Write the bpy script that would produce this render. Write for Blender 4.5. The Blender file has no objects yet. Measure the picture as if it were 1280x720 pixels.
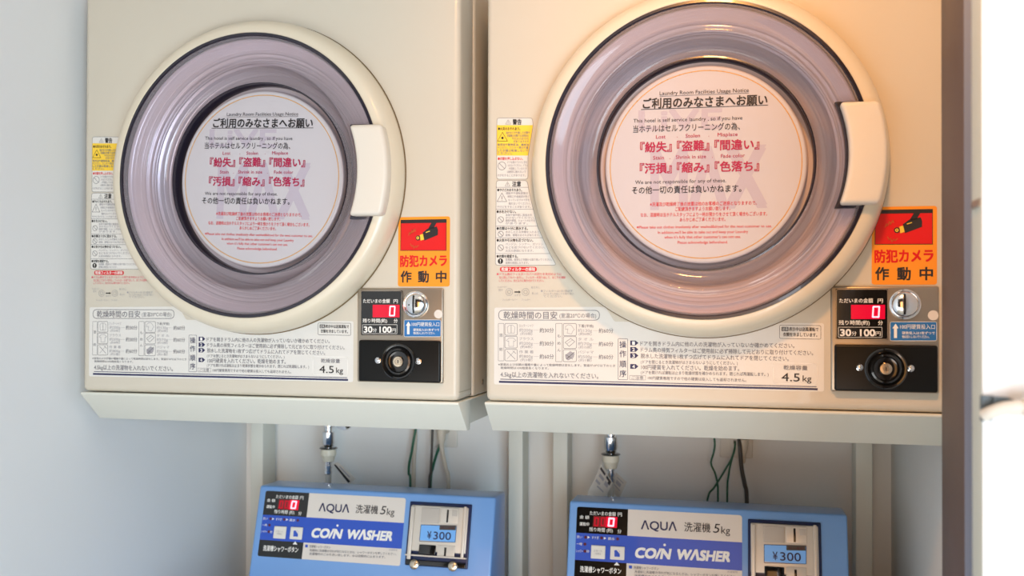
import bpy, bmesh, math
from mathutils import Vector, Matrix
sc = bpy.context.scene
col = sc.collection
# ------------------------------------------------------------------ camera
# world: metres, X right along the machines, Y into the room's back wall, Z up
ZB = 1.25                                   # height of the dryers' underside
F, CYP, YAW, PITCH, ROLL = 1175.5, 369.95, .2305, .0103, .0031
CAM = Vector((1.02473, -1.32388, ZB + .14173))
fw = Vector((-math.sin(YAW)*math.cos(PITCH), math.cos(YAW)*math.cos(PITCH), math.sin(PITCH)))
r0 = Vector((math.cos(YAW), math.sin(YAW), 0)); u0 = r0.cross(fw)
rt = r0*math.cos(ROLL) + u0*math.sin(ROLL); up = -r0*math.sin(ROLL) + u0*math.cos(ROLL)
cd = bpy.data.cameras.new('camera'); cam = bpy.data.objects.new('camera', cd); col.objects.link(cam)
m = Matrix((rt, up, -fw)).transposed().to_4x4(); m.translation = CAM
cam.matrix_world = m
cd.sensor_width = 36; cd.lens = F/1280*36; cd.shift_y = (CYP-360)/1280
cd.clip_start = .02
cd.dof.use_dof = True; cd.dof.focus_distance = 1.36; cd.dof.aperture_fstop = 5
sc.camera = cam
# ------------------------------------------------------------------ light
w = bpy.data.worlds.new('world'); sc.world = w; w.use_nodes = True
bg = w.node_tree.nodes['Background']; bg.inputs[0].default_value = (1.0, .85, .69, 1); bg.inputs[1].default_value = .03
def area(name, loc, target, sx, sy, power, color):
    l = bpy.data.lights.new(name, 'AREA'); l.shape = 'RECTANGLE'; l.size = sx; l.size_y = sy
    l.energy = power; l.color = color
    o = bpy.data.objects.new(name, l); col.objects.link(o); o.location = loc
    o.rotation_euler = (Vector(target)-Vector(loc)).to_track_quat('-Z', 'Y').to_euler()
    return o
area('right_front_daylight', (2.0, -2.9, .95), (.4, 0, .9), 1.0, 1.9, 50, (.65, .85, 1.0))  # unseen daylight panel, added tall to reach low; no entrance known
area('window_daylight', (2.55, -2.35, .95), (.15, 0, .85), 1.0, 1.2, 9, (.65, .85, 1.0)).data.spread = math.radians(110)
area('warm_front_fill', (1.15, -2.9, 1.0), (1.1, 0, 1.05), 1.2, 1.9, 18, (1.0, .48, .16))  # added warm fill from the unseen front side, no known lamps
area('low_front_fill', (.55, -2.1, .42), (.5, .2, 1.0), 1.1, .6, 9, (.84, .87, .86))  # added fill from below, like light off the floor; no window known
l = bpy.data.lights.new('warm_downlight', 'SPOT'); l.energy = 56; l.color = (1.0, .43, .11); l.spot_size = math.radians(76); l.spot_blend = 1; l.shadow_soft_size = .07
o = bpy.data.objects.new('warm_downlight', l); col.objects.link(o); o.location = (1.02, -.98, 2.41)
o.rotation_euler = (Vector((1.22, 0, 1.66))-o.location).to_track_quat('-Z', 'Y').to_euler()
sc.view_settings.view_transform = 'Standard'; sc.view_settings.look = 'None'
sc.view_settings.exposure = .03; sc.view_settings.gamma = 1; sc.view_settings.use_curve_mapping = False
# ------------------------------------------------------------------ materials
def mat(name, c, rough=.5, metal=0, coat=0, emit=None, es=1, bump=0, bscale=300, var=0, spec=.5, vscale=6):
    m = bpy.data.materials.new(name); m.use_nodes = True
    nt = m.node_tree; b = nt.nodes['Principled BSDF']
    b.inputs['Base Color'].default_value = (*c, 1); b.inputs['Roughness'].default_value = rough
    b.inputs['Metallic'].default_value = metal; b.inputs['Coat Weight'].default_value = coat
    b.inputs['Specular IOR Level'].default_value = spec
    if emit:
        b.inputs['Emission Color'].default_value = (*emit, 1); b.inputs['Emission Strength'].default_value = es
    if bump or var:
        tc = nt.nodes.new('ShaderNodeTexCoord')
    if bump:
        n = nt.nodes.new('ShaderNodeTexNoise'); n.inputs['Scale'].default_value = bscale; n.inputs['Detail'].default_value = 3
        nt.links.new(tc.outputs['Object'], n.inputs['Vector'])
        bp = nt.nodes.new('ShaderNodeBump'); bp.inputs['Strength'].default_value = bump; bp.inputs['Distance'].default_value = .001
        nt.links.new(n.outputs[0], bp.inputs['Height']); nt.links.new(bp.outputs[0], b.inputs['Normal'])
    if var:
        n = nt.nodes.new('ShaderNodeTexNoise'); n.inputs['Scale'].default_value = vscale; n.inputs['Detail'].default_value = 4
        nt.links.new(tc.outputs['Object'], n.inputs['Vector'])
        mx = nt.nodes.new('ShaderNodeMix'); mx.data_type = 'RGBA'
        mx.inputs[6].default_value = (*[x*(1-var) for x in c], 1); mx.inputs[7].default_value = (*[min(1, x*(1+var)) for x in c], 1)
        nt.links.new(n.outputs[0], mx.inputs[0]); nt.links.new(mx.outputs[2], b.inputs['Base Color'])
    return m
def S(r, g, b):                              # sRGB 0-255 to linear
    return tuple(((x/255)/12.92 if x/255 <= .04045 else ((x/255+.055)/1.055)**2.4) for x in (r, g, b))
M = {}
M['wall'] = mat('wall_paint', S(236, 237, 237), .85, bump=.12, bscale=220, var=.015)
M['wallb'] = mat('wall_paint_back', S(236, 236, 232), .85, bump=.12, bscale=220, var=.02)
M['floor'] = mat('floor_vinyl', S(176, 168, 152), .5, var=.08, vscale=20)
M['ceil'] = mat('ceiling_board', S(232, 228, 220), .9, bump=.1)
M['jamb'] = mat('dark_brown_steel', S(96, 78, 68), .5, bump=.1, bscale=500)
M['jamb_daylit'] = mat('daylit_frame_steel', S(126, 138, 162), .45, bump=.1, bscale=500)  # daylight on the frame's front face, put into its colour
M['plateshade'] = mat('handle_plate_shade_grey', S(84, 98, 106), .5)
M['door'] = mat('door_white', S(246, 247, 248), .6)
M['doore'] = mat('door_edge_beige', S(214, 214, 200), .7, bump=.3, bscale=80)
M['cream'] = mat('cream_enamel', S(207, 200, 184), .38, bump=.04, bscale=900, var=.008, coat=.15)
M['ring'] = mat('cream_plastic', S(222, 212, 190), .3, coat=.3)
M['handle'] = mat('handle_plastic', S(226, 219, 206), .4, bump=.06, bscale=1500)
M['tray'] = mat('stand_enamel', S(220, 221, 210), .5, var=.01)
M['gap'] = mat('dark_seam', S(74, 62, 44), .7)
M['seamshade'] = mat('seam_shadow_brown', S(112, 92, 60), .7)
M['gasket'] = mat('gasket_rubber', S(34, 30, 44), .25, coat=.4)
M['black'] = mat('black_plastic', S(12, 12, 11), .35, spec=.25, bump=.05, bscale=1500)
M['holder'] = mat('holder_plastic', S(196, 182, 186), .3, coat=.3)
M['silver'] = mat('silver_plate', S(170, 160, 146), .34, metal=.9)
M['chrome'] = mat('chrome', (.86, .86, .87), .12, metal=1)
M['brass'] = mat('key_face', (.72, .62, .48), .25, metal=1)
M['blackgloss'] = mat('black_gloss', S(14, 14, 14), .15, coat=.5)
M['ledwin'] = mat('led_window', S(130, 0, 18), .2, emit=(1, .0, .04), es=.62)
M['leddim'] = mat('led_dim_segment', S(90, 8, 12), .3, emit=(1, .02, .03), es=.10)
M['led'] = mat('led_digit', (1, .5, .6), .3, emit=(1, .42, .52), es=1.1)
M['lcd'] = mat('lcd_blue', S(110, 165, 222), .3, emit=S(95, 155, 220), es=.22)
M['bluelab'] = mat('blue_label', S(38, 112, 178), .4)
M['white'] = mat('white_ink', S(240, 238, 232), .5)
M['paper'] = mat('notice_paper', S(198, 193, 197), .45, coat=.15)
M['label'] = mat('label_film', S(222, 220, 214), .28, coat=.2)
M['ink'] = mat('black_ink', S(34, 30, 32), .5)
M['grey'] = mat('grey_ink', S(118, 116, 122), .5)
M['pale'] = mat('pale_grey_ink', S(164, 162, 166), .5)
M['navy'] = mat('navy_ink', S(38, 40, 82), .4)
M['red'] = mat('red_ink', S(214, 34, 40), .45)
M['pink'] = mat('pink_red_ink', S(222, 92, 104), .5)
M['mag'] = mat('magenta_ink', S(172, 14, 70), .5)
M['mark'] = mat('lavender_mark', S(186, 176, 188), .5)
M['gold'] = mat('gold_line', S(214, 160, 84), .5)
M['yellow'] = mat('yellow_ink', S(246, 206, 62), .5)
M['orange'] = mat('orange_sticker', S(246, 152, 32), .4)
M['sred'] = mat('sticker_red', S(220, 16, 18), .35)
M['dorange'] = mat('dark_orange_ink', S(206, 84, 30), .5)
M['wash'] = mat('washer_blue', S(118, 164, 222), .32, coat=.25, bump=.03, bscale=900)
M['wlab'] = mat('washer_label_beige', S(224, 216, 206), .35, coat=.2)
M['wblue'] = mat('washer_label_blue', S(38, 82, 190), .35, coat=.2)
M['wnavy'] = mat('coin_box_frame_navy', S(18, 34, 76), .3)
M['coin'] = mat('coin_box_silver', S(216, 208, 196), .35, metal=.25)
M['coind'] = mat('coin_box_grey', S(190, 182, 172), .45)
M['btn'] = mat('button_beige', S(228, 224, 214), .4)
M['ldot'] = mat('red_lamp_off', S(86, 18, 40), .3)
M['hose'] = mat('hose_grey', S(206, 205, 196), .45)
M['pvc'] = mat('white_nylon', S(232, 228, 208), .4)
M['green'] = mat('green_wire', S(18, 92, 62), .4)
M['dark'] = mat('dark_cord', S(72, 68, 62), .5)
M['beige'] = mat('beige_cord', S(206, 196, 178), .5)
M['plate'] = mat('outlet_plate', S(226, 222, 212), .4)
M['tagpaper'] = mat('tag_film', S(214, 208, 196), .35)
def glassmat():
    m = bpy.data.materials.new('smoky_clear_plastic'); m.use_nodes = True; nt = m.node_tree; nt.nodes.clear()
    N = nt.nodes.new; L = nt.links.new
    out = N('ShaderNodeOutputMaterial'); tr = N('ShaderNodeBsdfTransparent'); tr.inputs[0].default_value = (*S(246, 240, 245), 1)
    df = N('ShaderNodeBsdfDiffuse'); df.inputs[0].default_value = (*S(230, 218, 226), 1)
    gl = N('ShaderNodeBsdfGlossy'); gl.inputs['Roughness'].default_value = .07
    m1 = N('ShaderNodeMixShader'); m1.inputs[0].default_value = .20; L(tr.outputs[0], m1.inputs[1]); L(df.outputs[0], m1.inputs[2])
    fr = N('ShaderNodeFresnel'); fr.inputs[0].default_value = 1.5
    m2 = N('ShaderNodeMixShader'); L(fr.outputs[0], m2.inputs[0]); L(m1.outputs[0], m2.inputs[1]); L(gl.outputs[0], m2.inputs[2])
    L(m2.outputs[0], out.inputs[0]); return m
M['glass'] = glassmat()
def linermat():                              # lathe-turned metal: fine concentric streaks around the door axis
    m = mat('turned_steel_liner', S(238, 228, 232), .26, metal=.4); nt = m.node_tree; b = nt.nodes['Principled BSDF']
    N = nt.nodes.new; L = nt.links.new
    tc = N('ShaderNodeTexCoord'); sp = N('ShaderNodeSeparateXYZ'); L(tc.outputs['Object'], sp.inputs[0])
    cx = N('ShaderNodeCombineXYZ'); L(sp.outputs[0], cx.inputs[0]); L(sp.outputs[2], cx.inputs[2])
    le = N('ShaderNodeVectorMath'); le.operation = 'LENGTH'; L(cx.outputs[0], le.inputs[0])
    no = N('ShaderNodeTexNoise'); no.noise_dimensions = '1D'; no.inputs['Scale'].default_value = 110; no.inputs['Detail'].default_value = 4
    L(le.outputs['Value'], no.inputs['W'])
    bp = N('ShaderNodeBump'); bp.inputs['Strength'].default_value = .8; bp.inputs['Distance'].default_value = .004
    L(no.outputs[0], bp.inputs['Height']); L(bp.outputs[0], b.inputs['Normal'])
    tg = N('ShaderNodeTangent'); tg.direction_type = 'RADIAL'; tg.axis = 'Y'; L(tg.outputs[0], b.inputs['Tangent'])
    b.inputs['Anisotropic'].default_value = .7
    return m
M['liner'] = linermat()
# ------------------------------------------------------------------ helpers (shapes in world metres)
def tag(o, label=None, cat=None, group=None, kind=None):
    if label: o['label'] = label
    if cat: o['category'] = cat
    if group: o['group'] = group
    if kind: o['kind'] = kind
    return o
def thing(name, label, cat, loc, group=None):
    o = bpy.data.objects.new(name, None); col.objects.link(o); o.location = loc
    o.empty_display_size = .05
    o['origin'] = 0; del o['origin']
    ORG[o] = Vector(loc)
    return tag(o, label, cat, group)
ORG = {}
def obj(name, bm, mats, parent=None, smooth=40, origin=None):
    """link a bmesh given in world coordinates as one mesh object; its own origin is the parent's, or `origin`"""
    base = ORG[parent] if parent is not None else Vector((0, 0, 0))
    org = Vector(origin) if origin is not None else base
    bmesh.ops.translate(bm, verts=bm.verts, vec=-org)
    bmesh.ops.recalc_face_normals(bm, faces=[f for f in bm.faces if not f.tag])
    me = bpy.data.meshes.new(name); bm.to_mesh(me); bm.free()
    for x in (mats if isinstance(mats, (list, tuple)) else [mats]): me.materials.append(x)
    if smooth:
        me.polygons.foreach_set('use_smooth', [True]*len(me.polygons)); me.set_sharp_from_angle(angle=math.radians(smooth))
    o = bpy.data.objects.new(name, me); col.objects.link(o)
    if parent is not None: o.parent = parent; o.location = org-base
    else: o.location = org
    ORG[o] = org
    return o
def copy_tree(o, parent=None):
    c = o.copy(); col.objects.link(c)
    if parent is not None: c.parent = parent
    for ch in list(o.children): copy_tree(ch, c)
    return c
def kids(o, name):
    return [c for c in o.children_recursive if c.name.split('.')[0] == name]
def box(bm, a, b, bev=0, seg=2, mi=0, edges=None):
    a, b = Vector(a), Vector(b)
    r = bmesh.ops.create_cube(bm, size=1); vs = r['verts']
    for v in vs: v.co = Vector(((a[i]+b[i])/2 + v.co[i]*(b[i]-a[i]) for i in range(3)))
    fs = list({f for v in vs for f in v.link_faces})
    for f in fs: f.material_index = mi
    if bev:
        es = list({e for v in vs for e in v.link_edges})
        if edges: es = [e for e in es if edges(e.verts[0].co, e.verts[1].co)]
        bmesh.ops.bevel(bm, geom=es, offset=bev, segments=seg, profile=.5, affect='EDGES', material=mi, clamp_overlap=True)
def prism(bm, pts, x0, x1, bev=0, seg=2, mi=0):
    """profile (y,z) extruded along X"""
    A = [bm.verts.new((x0, y, z)) for y, z in pts]; B = [bm.verts.new((x1, y, z)) for y, z in pts]; n = len(pts)
    fs = [bm.faces.new(A), bm.faces.new(B[::-1])]
    for i in range(n): fs.append(bm.faces.new((A[i], B[i], B[(i+1) % n], A[(i+1) % n])))
    for f in fs: f.material_index = mi
    bmesh.ops.recalc_face_normals(bm, faces=fs)
    if bev:
        bmesh.ops.bevel(bm, geom=list({e for v in A+B for e in v.link_edges}), offset=bev, segments=seg, profile=.5, affect='EDGES', material=mi)
def lathe(bm, prof, c, axis='Y', seg=128, mi=0, close=False):
    """profile (r,h) turned about a line through c along axis"""
    rings = []
    for r, h in prof:
        if r < 1e-6:
            p = Vector(c); p[{'X': 0, 'Y': 1, 'Z': 2}[axis]] += h; rings.append([bm.verts.new(p)]); continue
        ring = []
        for k in range(seg):
            t = 2*math.pi*k/seg; a, b = r*math.cos(t), r*math.sin(t)
            d = {'Y': (a, h, b), 'Z': (a, b, h), 'X': (h, a, b)}[axis]
            ring.append(bm.verts.new(Vector(c)+Vector(d)))
        rings.append(ring)
    prs = list(zip(rings, rings[1:])) + ([(rings[-1], rings[0])] if close else [])
    for A, B in prs:
        for k in range(seg):
            q = [A[k % len(A)], A[(k+1) % len(A)], B[(k+1) % len(B)], B[k % len(B)]]
            q = list(dict.fromkeys(q))
            if len(q) > 2: bm.faces.new(q).material_index = mi
def smooth_path(pts, n=8):
    P = [Vector(p) for p in pts]; out = []
    for i in range(len(P)-1):
        a, b, c, d = P[max(i-1, 0)], P[i], P[i+1], P[min(i+2, len(P)-1)]
        for k in range(n):
            t = k/n
            out.append(.5*((2*b)+(c-a)*t+(2*a-5*b+4*c-d)*t*t+(3*b-a-3*c+d)*t**3))
    return out+[P[-1]]
def tube(bm, pts, r, seg=10, mi=0, n=8):
    P = smooth_path(pts, n); rings = []; prev = None
    for i, p in enumerate(P):
        d = (P[min(i+1, len(P)-1)]-P[max(i-1, 0)]).normalized()
        if prev is None: prev = d.orthogonal().normalized()
        prev = (prev-d*prev.dot(d)).normalized(); q = d.cross(prev)
        rings.append([bm.verts.new(p+r*(prev*math.cos(2*math.pi*k/seg)+q*math.sin(2*math.pi*k/seg))) for k in range(seg)])
    for A, B in zip(rings, rings[1:]):
        for k in range(seg): bm.faces.new((A[k], A[(k+1) % seg], B[(k+1) % seg], B[k])).material_index = mi
    bm.faces.new(rings[0]).material_index = mi; bm.faces.new(rings[-1][::-1]).material_index = mi
def boolean(o, cutters):
    for c in cutters:
        md = o.modifiers.new('cut', 'BOOLEAN'); md.object = c; md.operation = 'DIFFERENCE'; md.solver = 'EXACT'
    bpy.context.view_layer.update(); dg = bpy.context.evaluated_depsgraph_get()
    me = bpy.data.meshes.new_from_object(o.evaluated_get(dg)); o.modifiers.clear(); o.data = me
    me.polygons.foreach_set('use_smooth', [True]*len(me.polygons)); me.set_sharp_from_angle(angle=math.radians(30))
    for c in cutters: bpy.data.objects.remove(c)
def on_plane(px, py, O, n):                  # the point of a surface that the photo shows at a pixel
    d = fw*F + rt*(px-640) - up*(py-CYP)
    return CAM + d*((O-CAM).dot(n)/d.dot(n))
def at(px, py, y): return on_plane(px, py, Vector((0, y, 0)), Vector((0, 1, 0)))

# printed sheets: flat shapes and lettering laid on a real surface, gathered into one mesh
_TX = {}
def glyphs(s, bold=0, res=2):
    k = (s, res)
    if k not in _TX:
        cu = bpy.data.curves.new('t', 'FONT'); cu.body = s; cu.resolution_u = res; cu.fill_mode = 'FRONT'; cu.dimensions = '2D'
        o = bpy.data.objects.new('t', cu); me = bpy.data.meshes.new_from_object(o)
        V = [(v.co.x, v.co.y) for v in me.vertices]; Fc = [list(p.vertices) for p in me.polygons]
        bpy.data.meshes.remove(me); bpy.data.objects.remove(o); bpy.data.curves.remove(cu)
        _TX[k] = (V, Fc)
    return _TX[k]
class Sheet:
    STEP = .00022
    def __init__(s, O, n, e1=None, shift=(0, 0, 0)):
        s.O, s.n = Vector(O), Vector(n).normalized()
        s.e1 = Vector(e1 or (1, 0, 0)); s.e2 = s.n.cross(s.e1) if s.n.cross(s.e1).z > 0 else s.e1.cross(s.n)
        s.bm = bmesh.new(); s.mats = []
    def mi(s, k):
        if M[k] not in s.mats: s.mats.append(M[k])
        return s.mats.index(M[k])
    def ab(s, p):
        d = on_plane(p[0], p[1], s.O, s.n)-s.O; return Vector((d.dot(s.e1), d.dot(s.e2)))
    def put(s, ab, layer): return s.bm.verts.new(s.O+s.e1*ab[0]+s.e2*ab[1]+s.n*(layer*s.STEP))
    def face(s, L, k, layer):
        a = sum(L[i-1][0]*L[i][1]-L[i][0]*L[i-1][1] for i in range(len(L)))
        if a < 0: L = L[::-1]
        f = s.bm.faces.new([s.put(q, layer) for q in L]); f.material_index = s.mi(k); f.normal_update()
        if f.normal.dot(s.n) < 0: f.normal_flip()
        f.tag = True
    def polyab(s, L, k, layer=1): s.face([Vector(q) for q in L], k, layer)
    def poly(s, P, k, layer=1): s.face([s.ab(p) for p in P], k, layer)
    def rounded(s, P, r):
        """corner pixels -> rounded outline in surface units (r in metres, or one per corner)"""
        Q = [s.ab(p) for p in P]; out = []; n = len(Q)
        for i in range(n):
            rr = r[i] if isinstance(r, (list, tuple)) else r
            a, b, c = Q[i-1], Q[i], Q[(i+1) % n]; u, v = (a-b).normalized(), (c-b).normalized()
            if rr <= 0: out.append(b); continue
            rr2 = min(rr, (a-b).length*.5, (c-b).length*.5)
            for t in (0, .25, .5, .75, 1):
                out.append((b+u*rr2)*(1-t)**2 + b*2*t*(1-t) + (b+v*rr2)*t*t)
        return out
    def rrect(s, P, r, k, layer=1):
        if len(P) == 2: (x0, y0), (x1, y1) = P; P = [(x0, y0), (x1, y0), (x1, y1), (x0, y1)]
        s.face(s.rounded(P, r), k, layer)
    def strip(s, L, wd, k, layer, closed=False):
        n = len(L); rng = range(n if closed else n-1)
        for i in rng:
            a, b = L[i], L[(i+1) % n]; d = (b-a)
            if d.length < 1e-9: continue
            d = d.normalized()*wd/2; q = Vector((-d.y, d.x))
            s.face([a-q-d*.5, b-q+d*.5, b+q+d*.5, a+q-d*.5], k, layer)
    def outline(s, P, r, wd, k, layer=2):
        if len(P) == 2: (x0, y0), (x1, y1) = P; P = [(x0, y0), (x1, y0), (x1, y1), (x0, y1)]
        s.strip(s.rounded(P, r), wd, k, layer, True)
    def line(s, P, wd, k, layer=2): s.strip([s.ab(p) for p in P], wd, k, layer)
    def disc(s, p, r, k, layer=2, seg=20):
        c = s.ab(p); s.face([c+Vector((r*math.cos(2*math.pi*i/seg), r*math.sin(2*math.pi*i/seg))) for i in range(seg)], k, layer)
    def circ(s, p, r, wd, k, layer=2, seg=24):
        c = s.ab(p); s.strip([c+Vector((r*math.cos(2*math.pi*i/seg), r*math.sin(2*math.pi*i/seg))) for i in range(seg)], wd, k, layer, True)
    def text(s, t, p0, p1, h, k, bold=0, layer=3, shear=0, res=2):
        """t from pixel p0 (left end, mid height) to p1 (right end), h pixels tall"""
        V, Fc = glyphs(t, bold, res)
        if not V: return
        a, b = s.ab(p0), s.ab(p1); d = b-a; W = d.length; d = d.normalized(); q = Vector((-d.y, d.x))
        mm = (s.ab((p0[0], p0[1]-h/2))-s.ab((p0[0], p0[1]+h/2))).length
        cjk = any(ord(c) > 0x2e80 for c in t)
        em = mm/(.9 if cjk else .73)
        x0 = min(v[0] for v in V); x1 = max(v[0] for v in V); sx = W/(x1-x0)
        mi = s.mi(k); e = bold*em
        for j, (ox_, oy_) in enumerate(((-e, -e), (e, -e), (e, e), (-e, e)) if bold else ((0, 0),)):   # heavier strokes: the same letters struck four times
            L = [s.put(a+d*((x-x0)*sx+ox_)+(q+d*shear)*((y-.37)*em+oy_), layer+.05*j) for x, y in V]
            for f in Fc:
                try: g = s.bm.faces.new([L[i] for i in f])
                except ValueError: continue
                g.material_index = mi; g.normal_update()
                if g.normal.dot(s.n) < 0: g.normal_flip()
                g.tag = True
    def col(s, t, px, ys, h, k, bold=0, layer=3, wdt=None):
        for ch, y in zip(t, ys): s.text(ch, (px-(wdt or h)/2, y), (px+(wdt or h)/2, y), h, k, bold, layer)
    def build(s, name, parent, origin=None): return obj(name, s.bm, s.mats, parent, smooth=0, origin=origin)

# ------------------------------------------------------------------ the room
XL, XR, YB, ZC = -.022, 1.316, .572, 2.45
def struct(name, bm, mats, parent=None, **k):
    o = obj(name, bm, mats, parent, **k)
    if parent is None: o['kind'] = 'structure'
    return o
bm = bmesh.new(); box(bm, (-.14, -3.2, -.06), (3.4, .70, 0)); struct('floor', bm, M['floor'])
bm = bmesh.new(); box(bm, (-.14, -1.9, ZC), (2.2, .70, ZC+.06)); struct('ceiling', bm, M['ceil'])
bm = bmesh.new(); box(bm, (XL-.1, -2.2, 0), (XL, YB, ZC)); struct('wall_left', bm, M['wall'])
bm = bmesh.new(); box(bm, (XL-.1, YB, 0), (XR+.1, YB+.1, ZC)); struct('wall_back', bm, M['wallb'])
bm = bmesh.new(); box(bm, (XR, -.30, 0), (XR+.1, YB, ZC)); struct('wall_right', bm, M['wallb'])
YJ0, YJ1, XJ = -.395, -.30, 1.230            # the dark door frame
bm = bmesh.new(); box(bm, (XJ+.05, YJ0+.01, 0), (2.3, YJ1, ZC)); struct('wall_front', bm, M['wall'])
bm = bmesh.new()
box(bm, (XJ, YJ0, 0), (XJ+.05, YJ1, ZC), .0015)
for f in bm.faces:
    if f.normal.y < -.9: f.material_index = 1
struct('trim_1', bm, [M['jamb'], M['jamb_daylit']])
# door leaf to the right, seen on its free edge
XD, YD0, YD1 = 1.2125, -.533, -.500
bm = bmesh.new(); box(bm, (XD, YD0, .01), (XD+.78, YD1, 2.03), .001)
for f in bm.faces:
    if f.normal.x < -.9: f.material_index = 1
door = struct('door_1', bm, [M['door'], M['doore']])
zl = at(1232, 511, YD0).z
bm = bmesh.new(); zm = at(1216, 252, YD0).z; box(bm, (XD-.0012, YD0+.004, zm-.003), (XD+.001, YD1-.004, zm+.003), .0004)
obj('latch', bm, M['silver'], door)
bm = bmesh.new()
def dz_(px, py, y): return at(px, py, y)
def slabd(P, y0, y1, mi):                    # outline on the door face, given thickness
    A_ = [bm.verts.new((at(px, py, YD0).x, y0, at(px, py, YD0).z)) for px, py in P]; B_ = [bm.verts.new((v.co.x, y1, v.co.z)) for v in A_]
    bm.faces.new(A_).material_index = mi; bm.faces.new(B_[::-1]).material_index = mi
    for i in range(len(P)): bm.faces.new((A_[i], B_[i], B_[(i+1) % len(P)], A_[(i+1) % len(P)])).material_index = mi
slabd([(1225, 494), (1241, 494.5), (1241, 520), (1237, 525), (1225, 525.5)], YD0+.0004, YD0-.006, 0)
slabd([(1238, 494.6), (1258, 496), (1263, 498.5), (1267.5, 503), (1258, 506), (1246, 511), (1238, 516)], YD0-.002, YD0-.009, 0)  # shade on the handle's upper part, built as a grey wedge
tube(bm, [at(1231, 519, YD0-.009), at(1240, 515, YD0-.014), at(1254, 510.5, YD0-.017), at(1270, 508.5, YD0-.019), at(1288, 508.5, YD0-.020)], .0048, 16, 1)
c_ = at(1288, 508, YD0-.020); lathe(bm, [(0, -.006), (.006, -.005), (.0105, 0), (.0115, .008), (.0105, .018), (.006, .024), (0, .025)], c_, 'X', 32, 1)
tag(obj('door_handle', bm, [M['plateshade'], M['handle']], door), 'pale lever handle on a grey plate, its shaded top a grey wedge')

# ------------------------------------------------------------------ tumble dryer (built where the right one stands)
P, DZ = .67488, .0018
DW, DD, DH = .634, .470, .656
ox, oz = P, ZB+DZ
GD = 'coin dryers side by side on stands'
dry = thing('tumble_dryer', 'cream coin tumble dryer nearest the dark door frame, its round notice sharp and readable', 'tumble dryer', (ox+DW/2, DD/2, oz), GD)
# cabinet
bm = bmesh.new()
box(bm, (ox, 0, oz+.0012), (ox+DW, .078, oz+DH), .009, 4)
body = obj('front_cover', bm, M['cream'], dry, origin=(ox+DW/2, DD/2, oz))
ccx, ccz = ox+.3108, oz+.337
def cutter(bm):
    me = bpy.data.meshes.new('c'); bmesh.ops.recalc_face_normals(bm, faces=bm.faces); bm.to_mesh(me); bm.free()
    o = bpy.data.objects.new('c', me); col.objects.link(o); return o
b1 = bmesh.new(); lathe(b1, [(0, -.05), (.2345, -.05), (.2345, .0705), (0, .0705)], (ccx, 0, ccz), 'Y', 128)
b2 = bmesh.new(); box(b2, (ox-.01, -.01, oz+.0138), (ox+DW+.01, .0012, oz+.0148)); box(b2, (ox-.01, -.01, oz+.0138), (ox+.0012, .09, oz+.0148)); 
b3 = bmesh.new(); box(b3, (ox+DW-.0012, -.01, oz+.0138), (ox+DW+.01, .09, oz+.0148))
boolean(body, [cutter(b1), cutter(b2), cutter(b3)])
bm = bmesh.new(); box(bm, (ox-.0012, .0795, oz+.0012), (ox+DW+.0012, DD, oz+DH-.002), .004, 3)
box(bm, (ox+.003, .0775, oz+.004), (ox+DW-.003, .0800, oz+DH-.006), 0, mi=1)
obj('cabinet', bm, [M['cream'], M['gap']], dry)
bm = bmesh.new(); lathe(bm, [(0, 0), (.0045, 0), (.0045, .0014), (.003, .0018), (0, .0018)], (ox+DW+.0012, .13, oz+.02), 'X', 16)
obj('side_screw', bm, M['silver'], dry)
# door: ring > gasket, window, liner, handle, notice
def ring_bm():
    bm = bmesh.new()
    lathe(bm, [(.2395, .0004), (.2402, -.004), (.2395, -.014), (.2365, -.026), (.2310, -.035), (.2235, -.0395), (.2160, -.0405), (.2125, -.0385), (.2125, -.020), (.224, -.006), (.226, .0004)], (ccx, 0, ccz), 'Y', 160, close=True)
    return bm
dring = obj('door', ring_bm(), M['ring'], dry, 35)
bm = bmesh.new()
lathe(bm, [(.2145, -.0412), (.2152, -.0395), (.2135, -.030), (.2092, -.028), (.2096, -.0395), (.2110, -.0416)], (ccx, 0, ccz), 'Y', 160, close=True)
lathe(bm, [(.2414, -.0002), (.2414, -.0012), (.2385, -.0012), (.2385, -.0002)], (ccx, 0, ccz), 'Y', 160, close=True, mi=1)  # second ring: brown band standing for shadow in the gap round the door
obj('gasket', bm, [M['gasket'], M['seamshade']], dring)
bm = bmesh.new()
lathe(bm, [(.2104, -.0388), (.2050, -.0380), (.196, -.0350), (.184, -.0318), (.1800, -.0325), (.1765, -.0345), (.1735, -.0340), (.1715, -.0300), (.1705, -.0240), (.168, -.016), (.163, -.006), (.155, -.001), (.1500, -.0010), (.1485, -.0012)], (ccx, 0, ccz), 'Y', 160)
tag(obj('window', bm, M['glass'], dring, 60), 'smoky clear plastic door dish')
bm = bmesh.new()
lathe(bm, [(.2075, -.030), (.203, -.024), (.194, -.012), (.184, -.001), (.174, .009), (.165, .020), (.157, .031), (.150, .038), (.147, .040), (0, .040)], (ccx, 0, ccz), 'Y', 160)
obj('drum_liner', bm, M['liner'], dring, 60, origin=(ccx, 0, ccz))
bm = bmesh.new()
lathe(bm, [(.1460, .0215), (.1405, .0225), (.1385, .0205), (.1375, .0085), (.1362, .0072), (.1345, .0068), (0, .0068)], (ccx, 0, ccz), 'Y', 160)
for f in bm.faces:
    if f.calc_center_median().y > .0075: f.material_index = 1
obj('notice_holder', bm, [M['paper'], M['holder']], dring, 35)
bm = bmesh.new(); lathe(bm, [(.1488, -.0013), (.1470, -.0016), (.1462, -.0004), (.1458, .0222), (.1472, .0222)], (ccx, 0, ccz), 'Y', 160)
obj('inner_gasket', bm, M['gasket'], dring, 35)
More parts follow.
